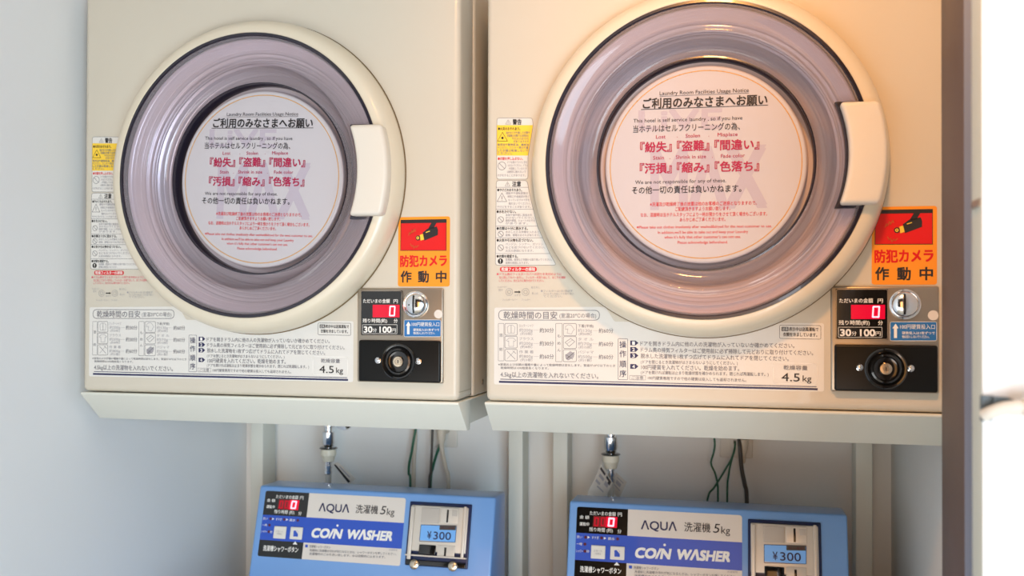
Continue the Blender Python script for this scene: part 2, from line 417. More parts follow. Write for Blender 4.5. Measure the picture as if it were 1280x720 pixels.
# handle: arc-shaped pad
def handle_bm(grow=0, y0=-.058, y1=-.030, bev=.006):
    bm = bmesh.new(); hz = .0660+grow; ri, ro = .1850-grow, .2310-6*grow; N = 16
    def arc(r, y): return [(ccx+math.sqrt(r*r-z*z), y, ccz+z) for z in [-hz+2*hz*i/N for i in range(N+1)]]
    L = [arc(ri, y1), arc(ri, y0), arc(ro, y0+.004), arc(ro, y1)]
    V = [[bm.verts.new(p) for p in l] for l in L]; n = 4
    for a in range(4):
        for i in range(N): bm.faces.new((V[a][i], V[(a+1) % 4][i], V[(a+1) % 4][i+1], V[a][i+1]))
    bm.faces.new([V[a][0] for a in range(4)]); bm.faces.new([V[a][N] for a in (3, 2, 1, 0)])
    bmesh.ops.recalc_face_normals(bm, faces=bm.faces)
    es = [e for e in bm.edges if e.calc_face_angle(0) > .6]
    bmesh.ops.bevel(bm, geom=es, offset=bev, segments=4, profile=.5, affect='EDGES', clamp_overlap=True)
    return bm
obj('handle_recess', handle_bm(.0035, -.0415, -.026, .002), M['gasket'], dring)
obj('handle', handle_bm(), M['handle'], dring)
# the round notice
YN = .0066; nc = Vector((ccx, YN, ccz))
s = Sheet(nc, (0, -1, 0))
def circle(r, n=96): return [Vector((r*math.cos(2*math.pi*i/n), r*math.sin(2*math.pi*i/n))) for i in range(n)]
s.polyab(circle(.1345), 'paper', 0)
s.strip(circle(.1305), .0013, 'gold', 1, True)
s.text('LiVE', (799, 150), (902, 147), 25, 'mark', .03, 1)
s.text('MAX', (815, 221), (957, 217), 78, 'mark', .02, 1)
s.text('Laundry Room Facilities Usage Notice', (824.6, 116.6), (936, 112.4), 5, 'ink', 0)
s.line([(824.6, 120.6), (936, 116.4)], .0005, 'ink')
s.text('ご利用のみなさまへお願い', (803.8, 129.8), (959, 124.6), 12.5, 'ink', .022, res=3)
s.line([(801.5, 137), (960, 131.4)], .0009, 'ink')
s.text('This hotel is self service laundry , so if you have', (791.8, 151), (928, 147), 4.8, 'ink', 0)
s.text('当ホテルはセルフクリーニングの為、', (791.5, 161.6), (925, 157.8), 9, 'ink', .004)
for t, a, b in (('Lost', (820, 171), (832, 170.6)), ('Stolen', (857, 169.8), (875, 169.2)), ('Misplace', (897, 168.3), (922, 167.5)),
                ('Stain', (816.4, 197.2), (830, 196.8)), ('Shrink in size', (844.8, 196.4), (882.5, 195.2)), ('Fade color', (901, 195), (931, 194))):
    s.text(t, a, b, 4.8, 'mag', .004)
for p in ((846.5, 171.5), (886, 170.4), (837.5, 198.5), (890.5, 197)): s.disc(p, .0005, 'mag', 2, 8)
for t, a, b in (('『紛失』', (800.5, 184.6), (839.5, 183.2)), ('『盗難』', (846.4, 183), (886.3, 181.8)), ('『間違い』', (893.2, 181.8), (949, 180.2)),
                ('『汚損』', (800, 211), (839.5, 210)), ('『縮み』', (846.3, 209.8), (886.3, 208.9)), ('『色落ち』', (893.7, 208.6), (948.7, 207.4))):
    s.text(t, a, b, 12.5, 'mag', .022, res=3)
s.text('We are not responsible for any of these.', (794, 227.8), (907.5, 225.2), 4.8, 'ink', 0)
s.text('その他一切の責任は負いかねます。', (790, 238.2), (926.7, 235.4), 9, 'ink', .008)
for t, a, b in (('※洗濯及び乾燥終了後の放置は他のお客様のご迷惑となりますので、', (812.5, 255.6), (946, 253.6)),
                ('ご配慮頂きますようお願い致します。', (844, 261.5), (913, 260.4)),
                ('なお、混雑時は当ホテルスタッフにより一時お預かりをさせて頂く場合もございます。', (800.8, 268.9), (959, 267.1)),
                ('あらかじめご了承くださいませ。', (849.7, 274.7), (906.7, 274))):
    s.text(t, a, b, 5, 'red', .004)
for t, a, b in (('※Please take out clothes imediately after washed&dryed for the next customer to use.', (796, 284), (964.7, 282.3)),
                ("In addition,we'll be able to take out and keep your Laundry", (822.5, 290.5), (935, 289.3)),
                ("when it's fully that other customer's can not use.", (830.5, 296.4), (926, 295.6)),
                ('Please acknowledge beforehand.', (847, 303), (909.7, 302.4))):
    s.text(t, a, b, 3.6, 'red', .002)
notice = s.build('usage_notice', dring, origin=nc); tag(notice, 'round white paper notice in red and black print')
# warning label on the front, left of the door
s = Sheet((ox, 0, oz), (0, -1, 0))
s.rrect([(621.3, 147.5), (665.5, 147.5), (666.5, 157), (660, 195), (660, 224), (620.8, 224)], .004, 'label', 1)
s.poly([(621.2, 156.5), (666.2, 156.5), (660.2, 194.5), (621, 194.5)], 'yellow', 2)
s.outline([(621.3, 147.5), (665.5, 147.5), (666.5, 157), (660, 195), (660, 224), (620.8, 224)], .004, .0005, 'grey', 2)
def tri(s, x0, y0, x1, y1, k, mark=True, wd=.0006):
    L = [s.ab(p) for p in ((x0, y1), (x1, y1), ((x0+x1)/2, y0))]; s.strip(L, wd, k, 3, True)
    if mark:
        cx = (x0+x1)/2; s.line([(cx, y0+(y1-y0)*.38), (cx, y0+(y1-y0)*.72)], wd*1.4, k, 3); s.disc((cx, y1-(y1-y0)*.15), wd*.8, k, 3, 8)
tri(s, 632, 149.8, 638.5, 155.3, 'grey', True, .0004)
s.text('警告', (641, 152.6), (652, 152.6), 6.6, 'ink', .02)
s.text('●火災のおそれあり。', (622.8, 161), (650.5, 161), 3.8, 'ink', .015)
tri(s, 622, 165.5, 634.5, 176.5, 'ink', False); s.disc((628.2, 172.5), .0020, 'ink', 3, 5)
s.text('油分などが付着した衣類や', (632.5, 166), (662.5, 166), 3.2, 'grey', .01)
s.text('洗濯後の衣類でも自然発火', (634, 169.8), (661, 169.8), 3.2, 'grey', .01)
s.text('や引火のおそれ', (640, 173.4), (661, 173.4), 3.2, 'grey', .01)
s.text('がありますので', (642, 177), (661, 177), 3.2, 'grey', .01)
for t, x, y in (('食用油や動物系油、機械油', 661, 181), ('ベンジン、シンナー等の付着', 660.5, 184.7), ('した衣類は乾燥しないで', 660.5, 188.3), ('ください。', 658, 191.7)):
    s.text(t, (622, y), (x if len(t) > 6 else 640, y), 3.2, 'grey', .01)
s.text('●衣類を押し込まない。', (622.5, 198.4), (653.5, 198.4), 3.8, 'red', .01)
def ban(s, p, r, k='grey', wd=.0006):
    s.circ(p, r, wd, k, 3); c = s.ab(p); d = Vector((r*.7, -r*.7)); s.strip([c-d, c+d], wd, k, 3)
ban(s, (627.5, 207.5), .0058)
for t, x0, x1, y in (('ドアを開けてすぐに手を', 634.5, 659, 203), ('入れないでください。ドラム', 634.5, 659.5, 206.8), ('が回転しているとき', 636, 658.5, 210.8), ('は絶対に触れないで', 634, 657.5, 214.8), ('けがをすることがあります。', 622, 657, 219.2)):
    s.text(t, (x0, y), (x1, y), 3.1, 'pale', .008)
B = [(620.5, 225.8), (659, 225.8), (661.5, 240), (665, 255), (672, 283), (687, 316.5), (695.5, 331.5), (619.3, 331.5)]
s.rrect(B, .004, 'label', 1); s.outline(B, .004, .0005, 'grey', 2)
def xr(y):
    for (x0, y0), (x1, y1) in zip(B[1:], B[2:7]):
        if y0 <= y <= y1: return x0+(x1-x0)*(y-y0)/(y1-y0)
    return 659
for y in (234.2, 261.5, 282.7, 297.3, 317): s.line([(620, y), (xr(y), y)], .0005, 'grey')
tri(s, 631.5, 227.3, 637.5, 232.8, 'grey', True, .0004)
s.text('注意', (640.5, 230), (651.2, 230), 6.4, 'ink', .02)
s.text('●やけどのおそれあり。', (621.8, 237.5), (652.5, 237.5), 3.8, 'ink', .012)
tri(s, 621.5, 241.2, 633.5, 252, 'grey')
for t, x0, x1, y in (('運転中や運転直後は', 632.5, 660, 241.5), ('排気口や金属部が熱く', 634.5, 661.5, 245.8), ('なっていますので手を', 635.5, 662, 250), ('触れないでください。', 636, 663, 254.4), ('やけどをすることがあります。', 621.5, 663.5, 258.6)):
    s.text(t, (x0, y), (x1, y), 3.1, 'pale', .008)
s.text('●水をかけない。', (621, 264.6), (645, 264.6), 3.8, 'ink', .012); ban(s, (626, 274.5), .0042)
for t, x1, y in (('本体や操作部に直接水を', 665, 268.8), ('かけないでください。', 668.5, 272.2), ('故障や感電、ショートのおそれ', 669, 275.8), ('があります。', 660, 279.2)): s.text(t, (632, y), (x1, y), 3, 'pale', .008)
s.text('●衣類は十分に脱水する。', (621, 285.6), (660, 285.6), 3.8, 'ink', .012); ban(s, (626, 292.6), .0040)
for t, x1, y in (('水のしたたる衣類を入れると', 674, 290), ('故障、感電のおそれがあります。', 675, 294)): s.text(t, (632, y), (x1, y), 3, 'pale', .008)
s.text('●火気や引火物を近づけない。', (621, 300.4), (666.5, 300.4), 3.8, 'ink', .012); ban(s, (626, 309.6), .0042)
for t, x1, y in (('ベンジン、シンナー、ガソリン', 679, 305.2), ('などを近づけないでください。', 681.5, 309.2), ('火災の原因になります。', 667, 313.4)): s.text(t, (632, y), (x1, y), 3, 'pale', .008)
s.text('●衣類を確認する。', (621, 320.4), (647.5, 320.4), 3.8, 'ink', .012)
s.disc((625.6, 326.5), .0040, 'ink', 2); s.line([(625.6, 324.4), (625.6, 327)], .0011, 'white', 3); s.disc((625.6, 328.6), .0006, 'white', 3, 8)
for t, x1, y in (('金属類、硬貨など衣類から取り除いてください。', 690, 324.6), ('故障の原因になります。', 661, 328.6)): s.text(t, (632, y), (x1, y), 3, 'pale', .008)
s.rrect([(625, 333.6), (671, 333.6), (671, 339.6), (625, 339.6)], .0045, 'red', 2)
s.text('乾燥フィルターの掃除', (627, 336.6), (669, 336.6), 4.4, 'white', .012)
for t, x0, x1, y in (('●ドラム奥のフィルターカバーの回りを矢印のように', 621, 702, 342.7), ('左に回してカバーを外し、フィルターを取り出して、ほこりを掃除', 624, 707, 346.9), ('してください。元どおりに取り付けてください。', 624, 680, 350.9)): s.text(t, (x0, y), (x1, y), 3.1, 'pink', .004)
for x in (636.5, 657): 
    s.circ((x, 365), .0052, .0005, 'pale', 2); s.circ((x, 365), .0026, .0005, 'pale', 2)
s.line([(643.5, 365), (648.5, 365)], .0016, 'ink'); s.poly([(648.5, 363.3), (651, 365), (648.5, 366.7)], 'ink', 2)
s.text('フィルターカバー', (622, 358.8), (634, 358.8), 2.6, 'pale', 0); s.text('回す', (623.5, 362.5), (629, 362.5), 2.6, 'pale', 0)
s.text('はずす', (643.5, 369), (651, 369), 2.6, 'pale', 0); s.text('フィルターカバー', (628, 374.7), (647, 374.7), 2.6, 'pale', 0)
s.text('フィルター', (652, 374.7), (663, 374.7), 2.6, 'pale', 0); s.text('取り外し', (664, 359.3), (675, 359.3), 2.6, 'pale', 0); s.text('差し込む', (665, 366.6), (673, 366.6), 2.6, 'pale', 0)
for t, x0, x1, y in (('●フィルターは1日1回必ず', 676, 716, 363.7), ('フィルターのほこりを取り除い', 679, 717, 367.2), ('てください。', 679, 703, 370.3)): s.text(t, (x0, y), (x1, y), 2.9, 'pale', 0)
tag(s.build('warning_label', dry), 'white and yellow printed warning label')
# instruction label under the door
s = Sheet((ox, 0, oz), (0, -1, 0))
s.rrect([(618, 384.5), (757, 383.5), (768, 402), (1030, 404), (1030, 489.5), (617.5, 480.5)], .003, 'label', 1)
s.outline([(623.4, 387.8), (749.4, 388), (749.4, 400.2), (623.4, 400)], .0075, .0009, 'grey')
s.text('乾燥時間の目安', (629.6, 394), (696.6, 394.2), 9, 'grey', .006)
s.text('(室温20℃の場合)', (699.4, 394.5), (745.3, 394.6), 6, 'grey', 0)
s.outline([(623, 404.3), (630, 451)], .001, .0005, 'grey'); s.col('混紡', 626.4, (419, 436.5), 4.2, 'grey')
s.outline([(694.7, 404.3), (702.8, 452)], .001, .0005, 'grey'); s.col('もめん', 698.8, (420, 429, 437.5), 4.2, 'grey')
R1 = ((404.3, 419), (420.4, 435), (436.7, 451)); R2 = ((404.4, 419.5), (420.7, 435.6), (437, 452))
for y0, y1 in R1: s.outline([(631.2, y0), (646.6, y1)], .002, .0006, 'grey')
for y0, y1 in R2: s.outline([(704.2, y0), (720.5, y1)], .002, .0006, 'grey')
# icons: shirt, blouse, overalls, undershirt, towel, pyjamas
def pl(L, k='grey', wd=.0006): s.line(L, wd, k)
pl([(635, 416.5), (634.2, 409), (637, 406.5), (641, 406.5), (643.8, 409), (643, 416.5), (635, 416.5)], 'pale'); pl([(639, 406.5), (639, 416.5)], 'grey')
pl([(633, 425.5), (636.5, 422.5), (641.5, 422.5), (645, 425.5), (643, 427), (642, 426), (642, 433), (636, 433), (636, 426), (635, 427), (633, 425.5)], 'pale')
pl([(634, 439), (644, 449)], 'grey'); pl([(643.5, 438.5), (634, 448.5)], 'pale'); pl([(641, 438.5), (645, 442)], 'grey')
pl([(707, 408), (710.5, 406), (714, 406.5), (718, 412), (716, 414), (714.5, 417.5), (709, 416.5), (710, 411), (707, 412), (707, 408)], 'pale')
pl([(706.5, 428), (713.5, 423), (718.5, 427), (711.5, 433), (706.5, 428)], 'grey'); pl([(708.5, 430), (715.5, 425)], 'pale')
s.poly([(706.5, 444), (713, 438.8), (718.5, 442), (717, 447), (710, 450.5), (707, 448)], 'pale', 2); pl([(708, 449), (718, 440)], 'ink'); pl([(707, 443), (716, 449)], 'grey')
for (a, b, c, tm), y in zip((('カッターシャツ', '約200g', '(約5枚)', '約30分'), ('ブラウス', '約200g', '(約8枚)', '約30分'), ('作 業 着', '約800g', '(約3着)', '約60分')), (407, 423.5, 439.8)):
    s.text(a, (649, y), (667 if len(a) > 4 else 667, y), 4, 'pale'); s.text(b, (649.2, y+5.6), (666, y+5.6), 4.4, 'pale'); s.text(c, (650.5, y+10), (665.5, y+10), 3.6, 'pale')
    s.line([(667, y+5.8), (673.5, y+5.8)], .0003, 'pale'); s.text(tm, (674.6, y+5.9), (692.4, y+5.9), 5.8, 'grey', .004)
for (a, b, c, tm), y in zip((('下着(半袖)', '約130g', '(約6枚)', '約60分'), ('タ オ ル', '約70g', '(約15枚)', '約60分'), ('パジャマ', '約500g', '(約1着)', '約60分')), (407.4, 424, 440.2)):
    s.text(a, (722.5, y), (742, y), 4, 'grey' if y < 410 else 'pale'); s.text(b, (722.5, y+5.6), (740, y+5.6), 4.4, 'pale'); s.text(c, (723.5, y+10), (739.5, y+10), 3.6, 'pale')
    s.line([(741, y+5.8), (747.5, y+5.8)], .0003, 'pale'); s.text(tm, (748.5, y+6), (766.7, y+6), 5.8, 'grey', .004)
s.text('※室温および衣類の種類や量によって乾燥時間は変化します。室温が10℃以下のとき', (623, 455.5), (769, 457.2), 3, 'grey', .004)
s.text('乾燥時間は10%程度長くなります。', (626, 459.8), (686, 460.4), 3, 'grey', .004)
s.text('4.5kg以上の洗濯物を入れないでください。', (625.7, 467.9), (748, 470.2), 7, 'grey', .006)
s.line([(625.7, 473.9), (1020.3, 483.4)], .0010, 'navy'); s.line([(624.4, 477.2), (1021.4, 486.5)], .0028, 'navy')
s.outline([(772.7, 423.2), (784.7, 423.5), (784.7, 474.7), (772.7, 474.4)], .0015, .0005, 'navy'); s.col('操作順序', 778.7, (430.7, 442.3, 455, 467), 8.4, 'navy', .004)
for n_, y in zip('1234', (428.7, 436.8, 444.5, 458)):
    s.poly([(787.8, y-3), (794.5, y-3), (798, y), (794.5, y+3), (787.8, y+3)], 'navy', 2); s.text(n_, (790.3, y), (793.6, y), 4.4, 'white', .01)
for t, a, b, h in (('ドアを開きドラム内に他の人の洗濯物が入っていないか確かめてください。', (800.5, 429.4), (993, 432.2), 5.8),
                ('ドラム奥の排気フィルターはご使用前に必ず掃除して元どおりに取り付けてください。', (801, 437.1), (1016.4, 441.2), 5.8),
                ('脱水した洗濯物を1枚ずつ広げてドラムに入れてドアを閉じてください。', (801, 444.8), (985.8, 448.4), 5.8),
                ('(ドアを閉じるとき洗濯物がはさまらないようにしてください。)', (801, 452.4), (922, 453.9), 4.4),
                ('100円硬貨を入れてください。乾燥を始めます。', (801.6, 458.9), (924, 460.6), 6.2),
                ('(ドアを開ければ運転は止まり乾燥状態を確かめられます。閉じれば再運転します。)', (801, 465.4), (960.6, 468), 4.4),
                ('100円硬貨専用ですので他の硬貨は投入しても返却されません。', (809.9, 472.4), (932.8, 475.2), 4.2)):
    s.text(t, a, b, h, 'grey', .006)
s.outline([(787, 469.3), (807, 469.6), (807, 475), (787, 474.7)], .0005, .0004, 'grey'); s.text('ご注意', (789.5, 472.1), (804.5, 472.3), 4.2, 'grey', 0)
s.outline([(974.4, 406.5), (1026, 407), (1026, 424), (974.4, 423)], .002, .0005, 'ink')
s.rrect([(977, 408.6), (985.5, 408.7), (985.5, 413.9), (977, 413.8)], .0005, 'ink', 2); s.text('送風', (977.8, 411.2), (984.7, 411.3), 4, 'white', 0)
s.text('表示中は送風運転で', (986.3, 411.3), (1023, 411.8), 4.8, 'ink', .012); s.text('衣類を冷ましています。', (978.8, 418), (1021.4, 418.7), 4.8, 'ink', .012)
s.outline([(966.7, 453.6), (1021.4, 454.4), (1021.4, 480.4), (966.7, 479.2)], .004, .0008, 'white')
s.text('乾燥容量', (979.4, 459.3), (1009.4, 460), 5.6, 'grey', .008); s.text('4.5', (977, 470.9), (999.6, 471.5), 10.5, 'ink', .006, res=3); s.text('kg', (1003.3, 472.6), (1014.2, 472.9), 8, 'ink', .004, res=3)
tag(s.build('instruction_label', dry), 'clear printed label of drying times and steps')
# coin panel
def pa(px, py): v = at(px, py, -.004); return v
pnl = bmesh.new(); a, b = at(1038.3, 358, -.002), at(1173.6, 491.8, -.002)
box(pnl, (a.x, -.0048, b.z), (b.x, .0008, a.z), .0022, 3)
cp = obj('coin_panel', pnl, M['silver'], dry); tag(cp, 'brushed silver plate with coin slot, red display and black lock')
YP = -.0048
def plate(name, x0, y0, x1, y1, t, k, r=.002):
    a, b = at(x0, y0, YP-t), at(x1, y1, YP-t); bm = bmesh.new()
    box(bm, (a.x, YP-t, b.z), (b.x, YP+.0005, a.z), r, 3); return obj(name, bm, M[k], cp)
s = Sheet((ox, YP-.0024, oz), (0, -1, 0))
a, b = at(1044.6, 361, YP-.0022), at(1110.2, 424.5, YP-.0022); box(s.bm, (a.x, YP-.0022, b.z), (b.x, YP+.0004, a.z), .0012, 3)
s.mi('blackgloss'); s.mi('silver'); 
s.outline([(1045.2, 361.6), (1109.6, 424)], .003, .0010, 'silver', 1)
s.rrect([(1063.8, 381), (1106.3, 398.8)], .0005, 'ledwin', 1)
s.outline([(1091.6, 383.4), (1099, 383.4), (1098.2, 396.3), (1090.8, 396.3)], .0008, .0021, 'led', 3)
s.text('ただいまの金額', (1049, 375.8), (1091, 375.8), 5.6, 'white', .012); s.text('円', (1097, 376), (1103.5, 376), 5.6, 'white', .012)
s.text('残り時間(約)', (1048.5, 403.3), (1087, 403.5), 5.6, 'white', .012); s.text('分', (1097.5, 403.6), (1103.5, 403.6), 5.6, 'white', .012)
s.outline([(1048, 409), (1102.5, 421.6)], .0003, .0005, 'white', 1)
s.text('30', (1050.4, 415.4), (1063.6, 415.4), 8.6, 'white', .03, res=3); s.text('分', (1064.5, 416.8), (1070.6, 416.8), 5.6, 'white', .006)
s.text('100', (1075.2, 415.6), (1093.6, 415.6), 8.6, 'white', .03, res=3); s.text('円', (1094.4, 417), (1100.8, 417), 5.6, 'white', .006)
tag(s.build('display', cp), 'black display with glowing red digits')
kx = at(1131.6, 380.3, YP-.004); bm = bmesh.new()
lathe(bm, [(.0196, .001), (.0196, -.0030), (.0180, -.0042), (.0168, -.0030), (.0160, -.0046), (.012, -.0074), (.006, -.0090), (0, -.0094)], (kx.x, YP, kx.z), 'Y', 64)
lathe(bm, [(0, -.0050), (.0011, -.0050), (.0011, -.0030)], (kx.x-.008, YP-.0042, kx.z-.001), 'Y', 10, mi=1)
# the slot: a thin dark curved strip standing on the dome
prev = None
for i in range(13):
    z = -.0135+.027*i/12; y = YP-.0102*math.sqrt(max(0, 1-(z/.0205)**2))
    q = [bm.verts.new((kx.x-.0012+dx, y-.0003, kx.z+z)) for dx in (-.0011, .0011)]
    if prev: bm.faces.new((prev[0], prev[1], q[1], q[0])).material_index = 1
    prev = q
tag(obj('coin_slot', bm, [M['chrome'], M['blackgloss']], cp), 'domed chrome coin slot')
s = Sheet((ox, YP-.0006, oz), (0, -1, 0))
s.rrect([(1112.6, 402.3), (1170.8, 402.3), (1170.8, 426), (1112.6, 426)], .0025, 'bluelab', 0); s.outline([(1112.6, 402.3), (1170.8, 426)], .0025, .0006, 'white', 1)
s.poly([(1119.5, 404.5), (1123.2, 410.5), (1121.2, 410.5), (1121.2, 422.5), (1117.4, 422.5), (1117.4, 410.5), (1115.4, 410.5)], 'white', 1)
s.text('100円硬貨投入口', (1125, 408.4), (1168.5, 408.6), 5.8, 'white', .004); s.text('硬貨投入は1枚ずつで', (1127.5, 416.2), (1168.5, 416.4), 3.6, 'white', .01); s.text('他は投入しないでください。', (1127.5, 420.8), (1161.5, 421), 3.6, 'white', .01)
tag(s.build('slot_label', cp), 'blue coin label with a white arrow')
d = at(1166.5, 394.2, YP); bm = bmesh.new(); lathe(bm, [(0, -.0006), (.0064, -.0006), (.0066, .0004)], (d.x, YP, d.z), 'Y', 32); tag(obj('round_sticker', bm, M['wlab'], cp), 'small pale round sticker')
a, b = at(1043, 430.5, YP-.004), at(1172.5, 491.2, YP-.004); bm = bmesh.new()
box(bm, (a.x, YP-.006, b.z), (b.x, YP+.0004, a.z), .003, 4)
obj('lock_cover', bm, M['black'], cp)
k = at(1107.5, 461, YP-.008); bm = bmesh.new(); c = (k.x, YP-.006, k.z)
lathe(bm, [(.0268, .0005), (.0268, -.0020), (.0250, -.0034), (.0228, -.0030), (.0215, -.0010), (.0205, -.0004), (.0190, -.0036), (.0165, -.0044), (.0150, -.0020), (.0120, -.0012), (.0085, -.0012), (.0082, -.0030)], c, 'Y', 64)
lathe(bm, [(.0082, -.0028), (.0074, -.0042), (.0044, -.0044), (.0040, -.0036), (0, -.0036)], c, 'Y', 48, mi=1)
box(bm, (k.x-.0006, YP-.0104, k.z-.0024), (k.x+.0006, YP-.0094, k.z+.0024), 0, mi=2)
tag(obj('lock', bm, [M['blackgloss'], M['brass'], M['ink']], cp), 'black ringed lock with a metal keyhole')
for px, py in ((1074.5, 459.3), (1138.6, 460.5)):
    k = at(px, py, YP-.007); bm = bmesh.new(); lathe(bm, [(.0044, .0002), (.0044, -.0006), (.0036, -.0008), (.0030, -.0018), (.0015, -.0024), (0, -.0025)], (k.x, YP-.006, k.z), 'Y', 24); obj('screw', bm, M['chrome'], cp)
# security sticker
s = Sheet((ox, -.0004, oz), (0, -1, 0))
s.rrect([(1090, 258.8), (1171.3, 257.3), (1171.3, 355.9), (1089.5, 355.9)], .004, 'orange', 0)
s.poly([(1093.6, 262.5), (1166, 261.2), (1166, 305.6), (1093.3, 305.8)], 'ink', 1); s.poly([(1094.4, 267.4), (1165.2, 266.4), (1165.2, 304.8), (1094.1, 305)], 'sred', 2)
Q = lambda x, y: (1020+x/4.5, 240+y/4.5)
s.poly([Q(552, 116), Q(588, 116), Q(566, 152), Q(524, 160)], 'ink', 3); s.poly([Q(488, 182), Q(520, 158), Q(588, 142), Q(597, 165), Q(596, 196), Q(500, 232)], 'ink', 3)
s.poly([Q(468, 196), Q(494, 188), Q(500, 224), Q(474, 232)], 'yellow', 3); s.disc(Q(455, 215), .0038, 'ink', 3); s.disc(Q(454, 215), .0022, 'yellow', 4); s.disc(Q(454, 215), .0009, 'ink', 5, 10)
s.line([Q(512, 180), Q(538, 172)], .0012, 'yellow', 4)
s.line([Q(388, 198), Q(398, 178), Q(402, 192), Q(414, 164), Q(418, 184), Q(432, 158), Q(436, 174)], .0014, 'dorange', 3); s.line([Q(402, 252), Q(410, 268), Q(420, 262), Q(426, 280), Q(438, 266), Q(444, 274), Q(458, 262)], .0014, 'dorange', 3)
s.text('防犯カメラ', (1093.5, 320.6), (1166.3, 319.4), 15.5, 'sred', .03, 1, res=3)
for t, x0, x1 in (('作', 1094.4, 1110.8), ('動', 1121.8, 1138), ('中', 1149.8, 1165.8)): s.text(t, (x0, 342.2), (x1, 342.2), 15.5, 'ink', .026, 1, res=3)
stick = s.build('camera_sticker', dry); tag(stick, 'orange and red security camera sticker')
# the left dryer: a copy with its own sticker and notice position
dl = copy_tree(dry); dl.location = (DW/2, DD/2, ZB); dl.name = 'tumble_dryer.001'
dl['label'] = 'cream coin tumble dryer beside the white side wall, slightly out of focus'
kids(dl, 'camera_sticker')[0].location.x += .0102; kids(dl, 'camera_sticker')[0].location.z += .0005
kids(dl, 'usage_notice')[0].rotation_euler.y = math.radians(1.6)

# ------------------------------------------------------------------ stands
def stand(x, z, pdx, label, name):
    t = thing(name, label, 'stand', (x+DW/2, .28, 0), 'steel stands carrying the dryers')
    bm = bmesh.new()
    prism(bm, [(-.002, z), (-.002, z-.0035), (.045, z-.0475), (.060, z-.0475), (.060, z-.004), (.500, z-.004), (.500, z)], x-.001, x+DW+.001, .0012, 2)
    obj('tray', bm, M['tray'], t, 30)
    for px in (.0, .5640):
        bm = bmesh.new(); box(bm, (x+pdx+px, .500, 0), (x+pdx+px+.029, .557, z-.004), .002, 2); obj('post', bm, M['tray'], t)
        bm = bmesh.new(); box(bm, (x+pdx+px+.004, .08, z-.0475), (x+pdx+px+.025, .500, z-.0045), .002, 2); obj('bracket', bm, M['tray'], t)
        bm = bmesh.new(); box(bm, (x+pdx+px, .40, 0), (x+pdx+px+.029, .4995, .03), .002, 2); obj('foot', bm, M['tray'], t)
    return t
stand(0, ZB, .0265, 'cream steel stand with tray and rear posts under the left dryer', 'dryer_stand')
stand(P, oz, .0055, 'cream steel stand with tray and rear posts under the right dryer', 'dryer_stand')

# ------------------------------------------------------------------ washing machines (built where the right one stands)
wx0, wx1, wz = .7481, 1.2071, ZB-.1984
SL = .268                                    # how far the console face comes forward per unit of drop
wash = thing('washing_machine', 'sky blue coin washing machine under the right dryer, its lettering in focus', 'washing machine', ((wx0+wx1)/2, .16, 0), 'blue coin washers under the dryers')
H = .215
bm = bmesh.new(); prism(bm, [(.300, wz), (.300-SL*H, wz-H), (.372, wz-H), (.372, wz-.003)], wx0, wx1, .004, 3); con = obj('console', bm, M['wash'], wash, 35)
zt = wz-H
bm = bmesh.new(); prism(bm, [(-.10, zt-.018), (-.112, zt-.06), (-.105, .03), (.372, .03), (.372, zt-.001), (.18, zt-.001)], wx0-.012, wx1+.012, .008, 3)
for sx in (wx0+.03, wx1-.03):
    for sy in (-.06, .32): lathe(bm, [(0, 0), (.022, 0), (.018, .032), (0, .032)], (sx, sy, 0), 'Z', 24)
obj('body', bm, M['wash'], wash, 35)
bm = bmesh.new(); prism(bm, [(-.085, zt-.0165), (-.085, zt-.006), (.20, zt+.008), (.20, zt-.0005)], wx0+.03, wx1-.03, .003, 2); obj('lid', bm, M['wlab'], wash)
wn = Vector((0, -1, SL)).normalized(); WO = Vector((wx0, .300, wz))
s = Sheet(WO+wn*.0006, wn); s.mi('wlab')
L0 = s.ab((721.4, 633.8)); L1 = s.ab((927.5, 643.5)); xl, xm, xrr = L0.x, s.ab((784.8, 650)).x, L1.x
yt = (L0.y+L1.y)/2; y1 = s.ab((784.4, 669.6)).y; y2 = s.ab((783.7, 704)).y; y3 = y2-.0295
def rab(x0, ya, x1, yb, k, layer, r=0, corners=(1, 1, 1, 1)):
    out = []
    for (cx, cy, sx, sy), on in zip(((x0, ya, 1, -1), (x1, ya, -1, -1), (x1, yb, -1, 1), (x0, yb, 1, 1)), corners):
        if not r or not on: out.append((cx, cy)); continue
        A = [(cx, cy+sy*r), (cx+sx*r*.3, cy+sy*r*.3), (cx+sx*r, cy)]
        out += A if (sx*sy < 0) else A[::-1]
    s.polyab(out, k, layer)
rab(xl, yt, xm, y1, 'blackgloss', 0, .003, (1, 0, 0, 0)); rab(xm, yt, xrr, y1, 'wlab', 0, .004, (0, 1, 0, 0))
rab(xl, y1, xrr, y2, 'wblue', 0); rab(xl, y2, xm, y3, 'blackgloss', 0, .003, (0, 0, 0, 1)); rab(xm, y2, xrr, y3, 'wlab', 0, .003, (0, 0, 1, 0))
s.text('ΛQUΛ', (801.5, 655.8), (845.8, 657.9), 11, 'navy', .014, res=4)
s.text('洗濯機', (855.4, 658.6), (888, 660), 11.5, 'ink', .004, res=3); s.text('5', (892.4, 659.8), (899.6, 660.2), 12, 'ink', 0, shear=.2, res=3); s.text('kg', (901.5, 662), (912.6, 662.6), 9.5, 'ink', 0, res=3)
s.text('CO/N', (794.8, 690.3), (838, 692.2), 12.5, 'white', .045, shear=.18, res=3); s.text('WΛSHER', (846.5, 692.4), (913, 695.6), 12.5, 'white', .045, shear=.18, res=3); s.disc((830.8, 681.2), .0022, 'white', 3)
s.text('ただいまの金額', (737.3, 641.2), (769.8, 642.8), 5, 'white', .008); s.text('円', (772.4, 643), (777.4, 643.2), 5, 'white', .008)
